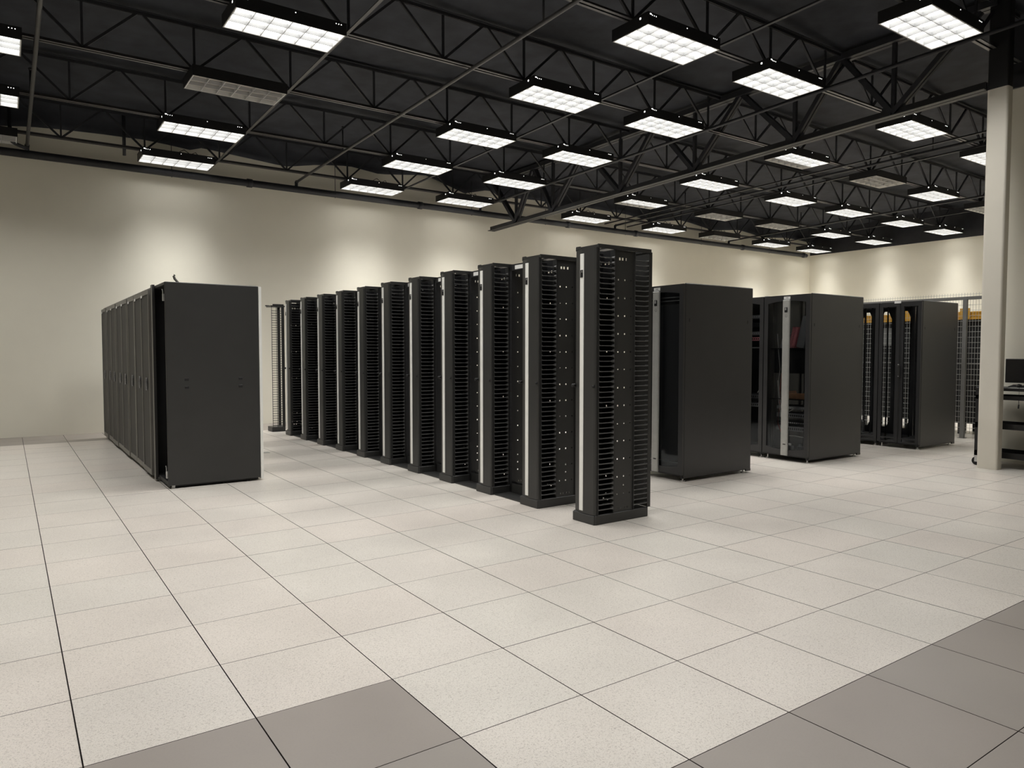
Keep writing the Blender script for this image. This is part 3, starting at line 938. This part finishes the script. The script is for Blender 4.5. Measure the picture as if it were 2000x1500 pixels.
A = rack_shell('black glass door rack with aluminium strip, behind the nearest cable manager', 4.90, 6.15, 2.045, 2.865)
strip_door(A, 0.82, (0.362, 0.462))
part('blanking_panel', MB().box(0.10, 0.11, 0.06, 0.76, 0.1, 2.05), 'deep', A)
part('equipment_rail', MB().box(0.09, 0.12, 0.06, 0.085, 0.1, RH - 0.05).box(0.09, 0.12, 0.735, 0.76, 0.1, RH - 0.05), 'black2', A)
part('cross_bar', MB().box(0.06, 0.08, 0.06, 0.76, 2.125, 2.135).box(0.06, 0.08, 0.06, 0.76, 2.085, 2.095).box(0.06, 0.08, 0.06, 0.76, 0.2, 0.21), 'finger', A)

B = rack_shell('black glass door rack with aluminium strip and red books inside', 7.34, 8.64, 2.03, 2.745, back=False)
strip_door(B, 0.715, (0.30, 0.405))
m = MB()
for (rx, ry) in ((0.13, 0.05), (0.13, 0.64), (0.9, 0.05), (0.9, 0.64)):
    m.box(rx, rx + 0.035, ry, ry + 0.025, 0.09, RH - 0.03)
part('equipment_rail', m, 'gray_frame', B)
part('shelf', MB().box(0.1, 0.8, 0.05, 0.665, 1.535, 1.55), 'deep', B)
part('shelf', MB().box(0.1, 0.8, 0.05, 0.665, 0.835, 0.845), 'deep', B)
part('blanking_panel', MB().box(0.15, 0.16, 0.05, 0.665, 1.2, 1.535), 'deep', B)
B2 = rack_shell('black glass door rack half hidden behind another rack, beside the one with books', 7.34, 8.64, 2.75, 3.465)
strip_door(B2, 0.715, (0.30, 0.405))
part('shelf', MB().box(0.1, 0.8, 0.03, 0.685, 1.55, 1.565), 'device', B2)
part('shelf', MB().box(0.1, 0.8, 0.03, 0.685, 0.80, 0.815), 'deep', B2)

# contents of the racks
def slab(name, label, cat, x, y, z, sx, sy, sz, mat, tilt=0.0, grp=None):
    m = MB().cbox(0, sx, -sy / 2, sy / 2, 0, sz, min(0.004, sz / 5))
    o = single(name, m, mat, label, cat, (x, y, z), grp)
    o.rotation_euler = (tilt, 0, 0)
    return o


BX = 7.50
for k in range(2):
    slab('book', 'red spined book leaning on the rack shelf, %s' % ['closer to the gray box', 'closer to the aluminium strip'][k], 'book', BX, 2.392 + 0.047 * k, 1.551, 0.20, 0.043, 0.295, 'pink', 0.22, 'red books on the rack shelf')
    slab('book', 'dark spined book on the rack shelf behind the aluminium strip', 'book', BX, 2.575 + 0.044 * k, 1.551, 0.2, 0.04, 0.2, 'box_gray', 0.25, 'dark books on the rack shelf') if k == 0 else None
slab('binder_box', 'tall gray box leaning beside the red books in the rack', 'box', BX, 2.285, 1.551, 0.25, 0.115, 0.44, 'box_gray', 0.22)
pb = thing('parts_tray', 'brown tray of parts on the lower rack shelf', 'tray', (BX, 2.36, 0.846))
part('tray', MB().poly([(-0.17, 0.0), (0.14, 0.0), (0.17, 0.1), (0.165, 0.1), (0.135, 0.01), (-0.165, 0.01), (-0.2, 0.1), (-0.205, 0.1)], 'x', 0, 0.3), 'cardboard', pb)
part('front_wall', MB().poly([(-0.17, 0.0), (0.14, 0.0), (0.155, 0.075), (-0.185, 0.085)], 'x', -0.006, 0.0), 'cardboard', pb)
for k, (z, h, mt, nm) in enumerate(((0.70, 0.044, 'device', 'topmost'), (0.585, 0.06, 'device', 'second'), (0.50, 0.03, 'black2', 'third'), (0.40, 0.06, 'device', 'lowest'))):
    t = thing('network_switch', 'dark rack mounted network unit, %s of four below the brown tray' % nm, 'switch', (BX, 2.37, z))
    part('chassis', MB().cbox(0.0, 0.35, -0.26, 0.26, 0.0, h, 0.003), mt, t)
    pt = MB()
    for q in range(12):
        pt.box(-0.003, 0.001, -0.2 + q * 0.032, -0.2 + q * 0.032 + 0.018, h * 0.25, h * 0.75)
    part('port_row', pt, 'deep' if k % 2 else 'zinc', t)
for k, (z, y) in enumerate(((0.155, 2.28), (0.155, 2.44))):
    t = thing('power_adapter', 'small gray adapter lying on the rack floor, %s' % ['near the side panel', 'near the aluminium strip'][k], 'adapter', (BX + 0.02, y, 0.091), 'adapters on the rack floor')
    part('body', MB().cbox(0, 0.08, -0.03, 0.03, 0, 0.10, 0.006), 'device', t)
    part('plug', MB().box(0.02, 0.05, -0.02, 0.02, 0.10, 0.13), 'zinc', t)
cab = [
    ('cable', [(BX - 0.02, 2.62, 1.75), (BX - 0.02, 2.60, 1.5), (BX - 0.02, 2.57, 1.25), (BX - 0.03, 2.585, 1.1), (BX - 0.03, 2.56, 0.85), (BX - 0.03, 2.53, 0.70), (BX - 0.03, 2.46, 0.64), (BX - 0.02, 2.33, 0.72)], 'pale loose cable dropping behind the glass to the switches'),
    ('cable', [(BX - 0.03, 2.60, 1.1), (BX - 0.03, 2.575, 0.8), (BX - 0.04, 2.53, 0.6), (BX - 0.04, 2.47, 0.42), (BX - 0.03, 2.44, 0.40)], 'pale thick cable slanting to the lowest switch'),
    ('cable_red', [(BX - 0.025, 2.54, 1.2), (BX - 0.025, 2.565, 0.95), (BX - 0.025, 2.56, 0.8), (BX - 0.025, 2.59, 0.5), (BX - 0.025, 2.53, 0.36), (BX - 0.025, 2.46, 0.45)], 'reddish cable hanging in a loop behind the glass'),
    ('cable', [(BX - 0.03, 2.40, 0.335), (BX - 0.035, 2.3, 0.34), (BX - 0.03, 2.17, 0.33), (BX - 0.02, 2.11, 0.30)], 'pale cable strung level below the lowest switch'),
    ('cable', [(BX - 0.02, 2.5, 0.10), (BX - 0.04, 2.38, 0.11), (BX - 0.03, 2.28, 0.13), (BX - 0.03, 2.12, 0.097)], 'pale cable lying on the rack floor'),
]
for mt, pts, lab in cab:
    single('patch_cable', MB().tube(pts, 0.006, 6), mt, lab, 'cable', smooth=True)
for k, (z, h, mt, lab) in enumerate(((1.98, 0.05, 'device', 'topmost'), (1.86, 0.06, 'black2', 'second'), (1.74, 0.05, 'device', 'third'), (1.66, 0.05, 'pink', 'reddish'), (0.82, 0.06, 'device', 'low shelf'), (0.70, 0.06, 'device', 'lowest'))):
    t = thing('network_switch', 'rack unit in the half hidden rack, %s one' % lab, 'switch', (BX, 3.1, z), 'units in the half hidden rack')
    part('chassis', MB().cbox(0.0, 0.3, -0.28, 0.28, 0, h, 0.003), mt, t)
    pt = MB()
    for q in range(14):
        pt.box(-0.003, 0.001, -0.26 + q * 0.034, -0.26 + q * 0.034 + 0.016, h * 0.3, h * 0.7)
    part('port_row', pt, 'zinc' if k in (0, 2) else 'deep', t)
ct = single('cable_tangle', MB().tube([(0, 0, 0.0), (0.03, 0.05, 0.06), (0.0, 0.1, 0.02), (0.04, 0.02, 0.09), (-0.02, 0.08, 0.1), (0.02, 0.13, 0.04), (0.0, 0.04, 0.03), (0.03, 0.1, 0.12), (0, 0.15, 0.02)], 0.009, 6), 'cable', 'pale cable tangle on the shelf of the half hidden rack', 'cable', (BX, 2.80, 0.886), smooth=True)


def split_rack(label, y0, y1, near, far, grp=None):
    x0, x1 = 9.95, 11.12
    c = rack_shell(label, x0, x1, y0, y1, near, far, back=False, grp=grp)
    w = y1 - y0; dx = x1 - x0
    h = w / 2
    for s in range(2):
        a, b = s * h + 0.004, (s + 1) * h - 0.004
        for (xx, nm, chamf, mtx) in ((0.0, 'front_leaf', 0.0, 0.055), (dx - 0.025, 'rear_leaf', 0.06, 0.06)):
            wy0, wy1, wz0, wz1 = a + mtx, b - mtx, 0.20 if chamf else 0.16, 2.19 if chamf else 2.2
            m = MB()
            m.box(xx, xx + 0.025, a, wy0, 0.08, RH - 0.02); m.box(xx, xx + 0.025, wy1, b, 0.08, RH - 0.02)
            m.box(xx, xx + 0.025, wy0, wy1, wz1, RH - 0.02)
            m.box(xx, xx + 0.025, wy0, wy1, 0.14 if not chamf else 0.08, wz0)
            if not chamf:
                m.box(xx, xx + 0.025, wy0, wy1, 0.08, 0.10)
            if chamf:
                for (yy, sy) in ((wy0, 1), (wy1, -1)):
                    for (zz, sz) in ((wz0, 1), (wz1, -1)):
                        tri = [(yy, zz), (yy + sy * chamf, zz), (yy, zz + sz * 0.13)]
                        m.poly(tri, 'x', xx, xx + 0.025)
            d = part(nm, m, 'black2', c)
            if not chamf:
                part('glass_pane', MB().box(xx + 0.01, xx + 0.014, wy0 - 0.004, wy1 + 0.004, wz0 - .01, wz1 + .01), 'glass_clear', d)
    part('handle', MB().cbox(-0.03, -0.002, h - 0.022, h + 0.006, 1.10, 1.29, 0.006).tube([(-0.03, h - 0.008, 1.29), (-0.035, h - 0.008, 1.27)], 0.014, 8), 'black', c)
    part('handle_pin', MB().tube([(-0.032, h - 0.008, 1.12), (-0.038, h - 0.008, 1.12)], 0.008, 8).tube([(-0.032, h - 0.008, 1.3), (-0.038, h - 0.008, 1.3)], 0.011, 8), 'zinc', c)
    part('lock_rod', MB().tube([(-0.004, h - 0.008, 0.2), (-0.004, h - 0.008, 2.2)], 0.005, 6), 'black', c)
    g = part('rack_tag', MB().box(-0.004, 0.0, h - 0.01, h + 0.09, RH - 0.03, RH + 0.005), 'white', c, label='white tag at the door top')
    m = MB()
    for (rx, ry) in ((0.14, 0.05), (0.14, w - 0.075), (0.88, 0.05), (0.88, w - 0.075)):
        m.plate('x', rx, 0.004, ry, ry + 0.025, 0.09, RH - 0.03, [(ry + 0.012, 0.2 + 0.0889 * q, 0.008, 0.008) for q in range(22)])
        m.box(rx, rx + 0.03, ry if ry < 0.2 else ry + 0.021, ry + 0.004 if ry < 0.2 else ry + 0.025, 0.09, RH - 0.03)
    part('equipment_rail', m, 'black2', c)
    return c


split_rack('empty black rack with split glass doors, in front of the wire fence', 1.85, 2.50, True, False)
split_rack('empty black split door rack behind another, beside the wire fence', 2.505, 3.155, False, False)
split_rack('empty black split door rack farthest along, mostly hidden behind other racks', 3.16, 3.81, False, True)

# ------------------------------------------------------------------ wire cage fence and what stands behind it
fe = thing('wire_fence', 'gray welded wire cage fence with square posts behind the right hand racks', 'fence', (12.23, 0, 0))
FY0, FY1, FZ0, FZ1 = 0.9, 7.2, 0.09, 2.52
m = MB()
y = FY0
while y <= FY1:
    m.box(-0.002, 0.002, y - 0.0019, y + 0.0019, FZ0, FZ1); y += 0.046
o = part('vertical_wire', m, 'wire', fe); o['kind'] = 'stuff'
m = MB()
z = 0.18
while z <= FZ1:
    m.box(-0.008, -0.002, FY0, FY1, z - 0.003, z + 0.003); z += 0.0925
m.box(-0.0085, -0.002, FY0, FY1, 1.30, 1.306)
o = part('horizontal_wire', m, 'wire', fe); o['kind'] = 'stuff'
for py_ in (0.95, 2.2, 3.75, 5.4, 7.0):
    p_ = part('post', MB().box(-0.065, -0.009, py_ - 0.032, py_ + 0.032, 0.006, 2.45), 'fence', fe)
    part('base_plate', MB().box(-0.09, 0.02, py_ - 0.055, py_ + 0.055, 0, 0.006), 'fence', p_)
part('top_rail', MB().box(-0.06, -0.012, FY0, FY1, 2.40, 2.45), 'fence', fe)

for k in range(7):
    y0 = 1.05 + 0.80 * k
    t = thing('equipment_bay', 'black equipment bay behind the wire fence, %s' % (['closest to the column', 'second from the column', 'third from the column', 'fourth from the column', 'fifth from the column', 'sixth from the column', 'seventh from the column'][k]), 'cabinet', (12.85, y0, 0), 'equipment bays inside the cage')
    part('carcass', MB().box(0, 0.7, 0.003, 0.77, 0.2, 2.08), 'deep', t)
    for (fx, fy) in ((0.05, 0.06), (0.05, 0.7), (0.65, 0.06), (0.65, 0.7)):
        part('leg', MB().box(fx - 0.02, fx + 0.02, fy - 0.02, fy + 0.02, 0, 0.2), 'deep', t)
    for q in range(6):
        part('door_rib', MB().box(-0.012, 0.0, 0.05 + q * 0.13, 0.065 + q * 0.13, 0.25, 2.04), 'black2', t)
    if k in (1, 2, 3):
        part('notice', MB().box(-0.016, -0.012, 0.08 if k == 1 else 0.3, 0.24 if k == 1 else 0.52, 1.83 if k == 1 else 1.62, 2.0 if k == 1 else 1.95), 'fence', t, label='pale notice on the front')
    if k in (1, 2):
        part('device_box', MB().cbox(-0.05, -0.012, 0.1, 0.24, 0.42, 0.58, 0.004), 'alu', t, label='small white box on the front')
rw = thing('fiber_raceway', 'yellow cable raceway on top of the bays behind the wire fence', 'raceway', (12.75, 1.0, 2.081))
part('channel', MB().poly([(0.0, 0.0), (0.30, 0.0), (0.30, 0.13), (0.29, 0.13), (0.29, 0.012), (0.01, 0.012), (0.01, 0.13), (0.0, 0.13)], 'y', 0, 5.8), 'yellow', rw)
part('cover_lip', MB().box(-0.012, 0.0, 0.0, 5.8, 0.115, 0.14).box(-0.008, 0.0, 0, 5.8, 0.055, 0.063), 'yellow', rw)
for k in range(6):
    part('joiner', MB().box(-0.02, -0.012, 0.35 + k, 0.52 + k, 0.01, 0.2), 'yellow', rw)
for k in range(2):
    t = thing('coil_bracket', 'round gray cable coil above the raceway, %s' % ['closer to the fence post', 'closer to the column'][k], 'cable coil', (12.8, 2.02 - 0.16 * k, 2.282 if False else 2.222), 'gray coils above the raceway')
    ring = [(0.0, 0.06 * math.cos(a), 0.145 + 0.06 * math.sin(a)) for a in [2 * math.pi * q / 14 for q in range(15)]]
    part('ring', MB().tube(ring, 0.014, 8), 'alu', t, smooth=True)
    part('stem', MB().tube([(0, 0.0, 0.0), (0, 0.0, 0.08)], 0.012, 8), 'alu', t)

# ------------------------------------------------------------------ cart with monitor behind the column
ca = thing('utility_cart', 'black wheeled utility cart with shelves behind the cream column', 'cart', (9.10, -0.55, 0))
CL, CD = 1.28, 0.46
for (x_, y_) in ((0.0, 0.0), (CD - 0.05, 0.0), (0.0, CL - 0.055), (CD - 0.05, CL - 0.055)):
    lg = part('leg', MB().poly([(x_, y_), (x_ + 0.05, y_), (x_ + 0.05, y_ + 0.055), (x_, y_ + 0.055)], 'z', 0.13, 1.0), 'cart', ca)
    wx, wy = x_ + 0.02, y_ + 0.03
    part('caster_wheel', MB().tube([(wx - 0.016, wy, 0.055), (wx + 0.016, wy, 0.055)], 0.055, 18), 'rubber', ca)
    part('caster_fork', MB().box(wx - 0.028, wx - 0.02, wy - 0.018, wy + 0.018, 0.045, 0.125).box(wx + 0.02, wx + 0.028, wy - 0.018, wy + 0.018, 0.045, 0.125).box(wx - 0.03, wx + 0.03, wy - 0.025, wy + 0.025, 0.115, 0.13), 'zinc', ca)
part('top_shelf', MB().cbox(-0.005, CD + 0.005, -0.005, CL + 0.005, 0.995, 1.035, 0.006), 'cart', ca)
for z0, z1 in ((0.88, 0.932), (0.50, 0.572), (0.125, 0.20)):
    part('shelf', MB().box(0.004, CD - 0.004, 0.004, CL - 0.004, z0, z0 + 0.012).box(0.0, 0.012, 0.0, CL, z0, z1).box(CD - 0.012, CD, 0.0, CL, z0, z1).box(0.012, CD - 0.012, 0.0, 0.012, z0, z1).box(0.012, CD - 0.012, CL - 0.012, CL, z0, z1), 'cart', ca)
mo = thing('monitor', 'black flat monitor standing on the utility cart', 'monitor', (9.3, 0.17, 1.036))
part('base', MB().cbox(-0.08, 0.1, -0.13, 0.13, 0.0, 0.015, 0.004), 'deep', mo)
part('neck', MB().poly([(0.03, 0.0), (0.06, 0.0), (0.06, 0.2), (0.035, 0.2)], 'y', -0.035, 0.035), 'deep', mo)
sc_ = part('bezel', MB().cbox(0.0, 0.035, -0.30, 0.30, 0.062, 0.372, 0.005), 'deep', mo)
part('screen', MB().box(-0.002, 0.0, -0.288, 0.288, 0.076, 0.36), 'screen', sc_)
single('cable_bundle', MB().tube([(0, 0, 0.012), (0.04, 0.08, 0.02), (0.02, 0.18, 0.015), (0.06, 0.1, 0.045), (0.0, 0.05, 0.04), (0.05, 0.16, 0.035), (0.0, 0.2, 0.012), (0.03, 0.03, 0.03)], 0.008, 6), 'deep', 'black cable bundle on the cart top before the monitor', 'cable', (9.17, 0.18, 1.036), smooth=True)
single('paper_sheet', MB().box(0, 0.1, 0, 0.22, 0, 0.003), 'silver', 'pale paper sheet on the cart top under the cables', 'paper', (9.105, 0.14, 1.0355))
single('keyboard', MB().cbox(0, 0.095, 0, 0.30, 0, 0.02, 0.004), 'deep', 'black keyboard on the cart top', 'keyboard', (9.12, -0.28, 1.036))
mc = thing('hanging_cable', 'thin black cable with plug dangling from the cart top', 'cable', (9.085, 0.225, 0.8))
part('cord', MB().tube([(0, 0, 0.25), (-0.004, 0, 0.1), (0, 0.0, 0.02)], 0.003, 6), 'deep', mc)
part('plug', MB().tube([(0, 0, 0.03), (0, 0.004, -0.02)], 0.009, 8), 'deep', mc)

# small floor outlet cover in the aisle
fo = single('floor_outlet', MB().cbox(-0.06, 0.06, -0.06, 0.06, 0.0, 0.004, 0.002), 'alu', 'small square gray outlet cover in the tiled aisle', 'outlet', (1.70, 7.26, 0))
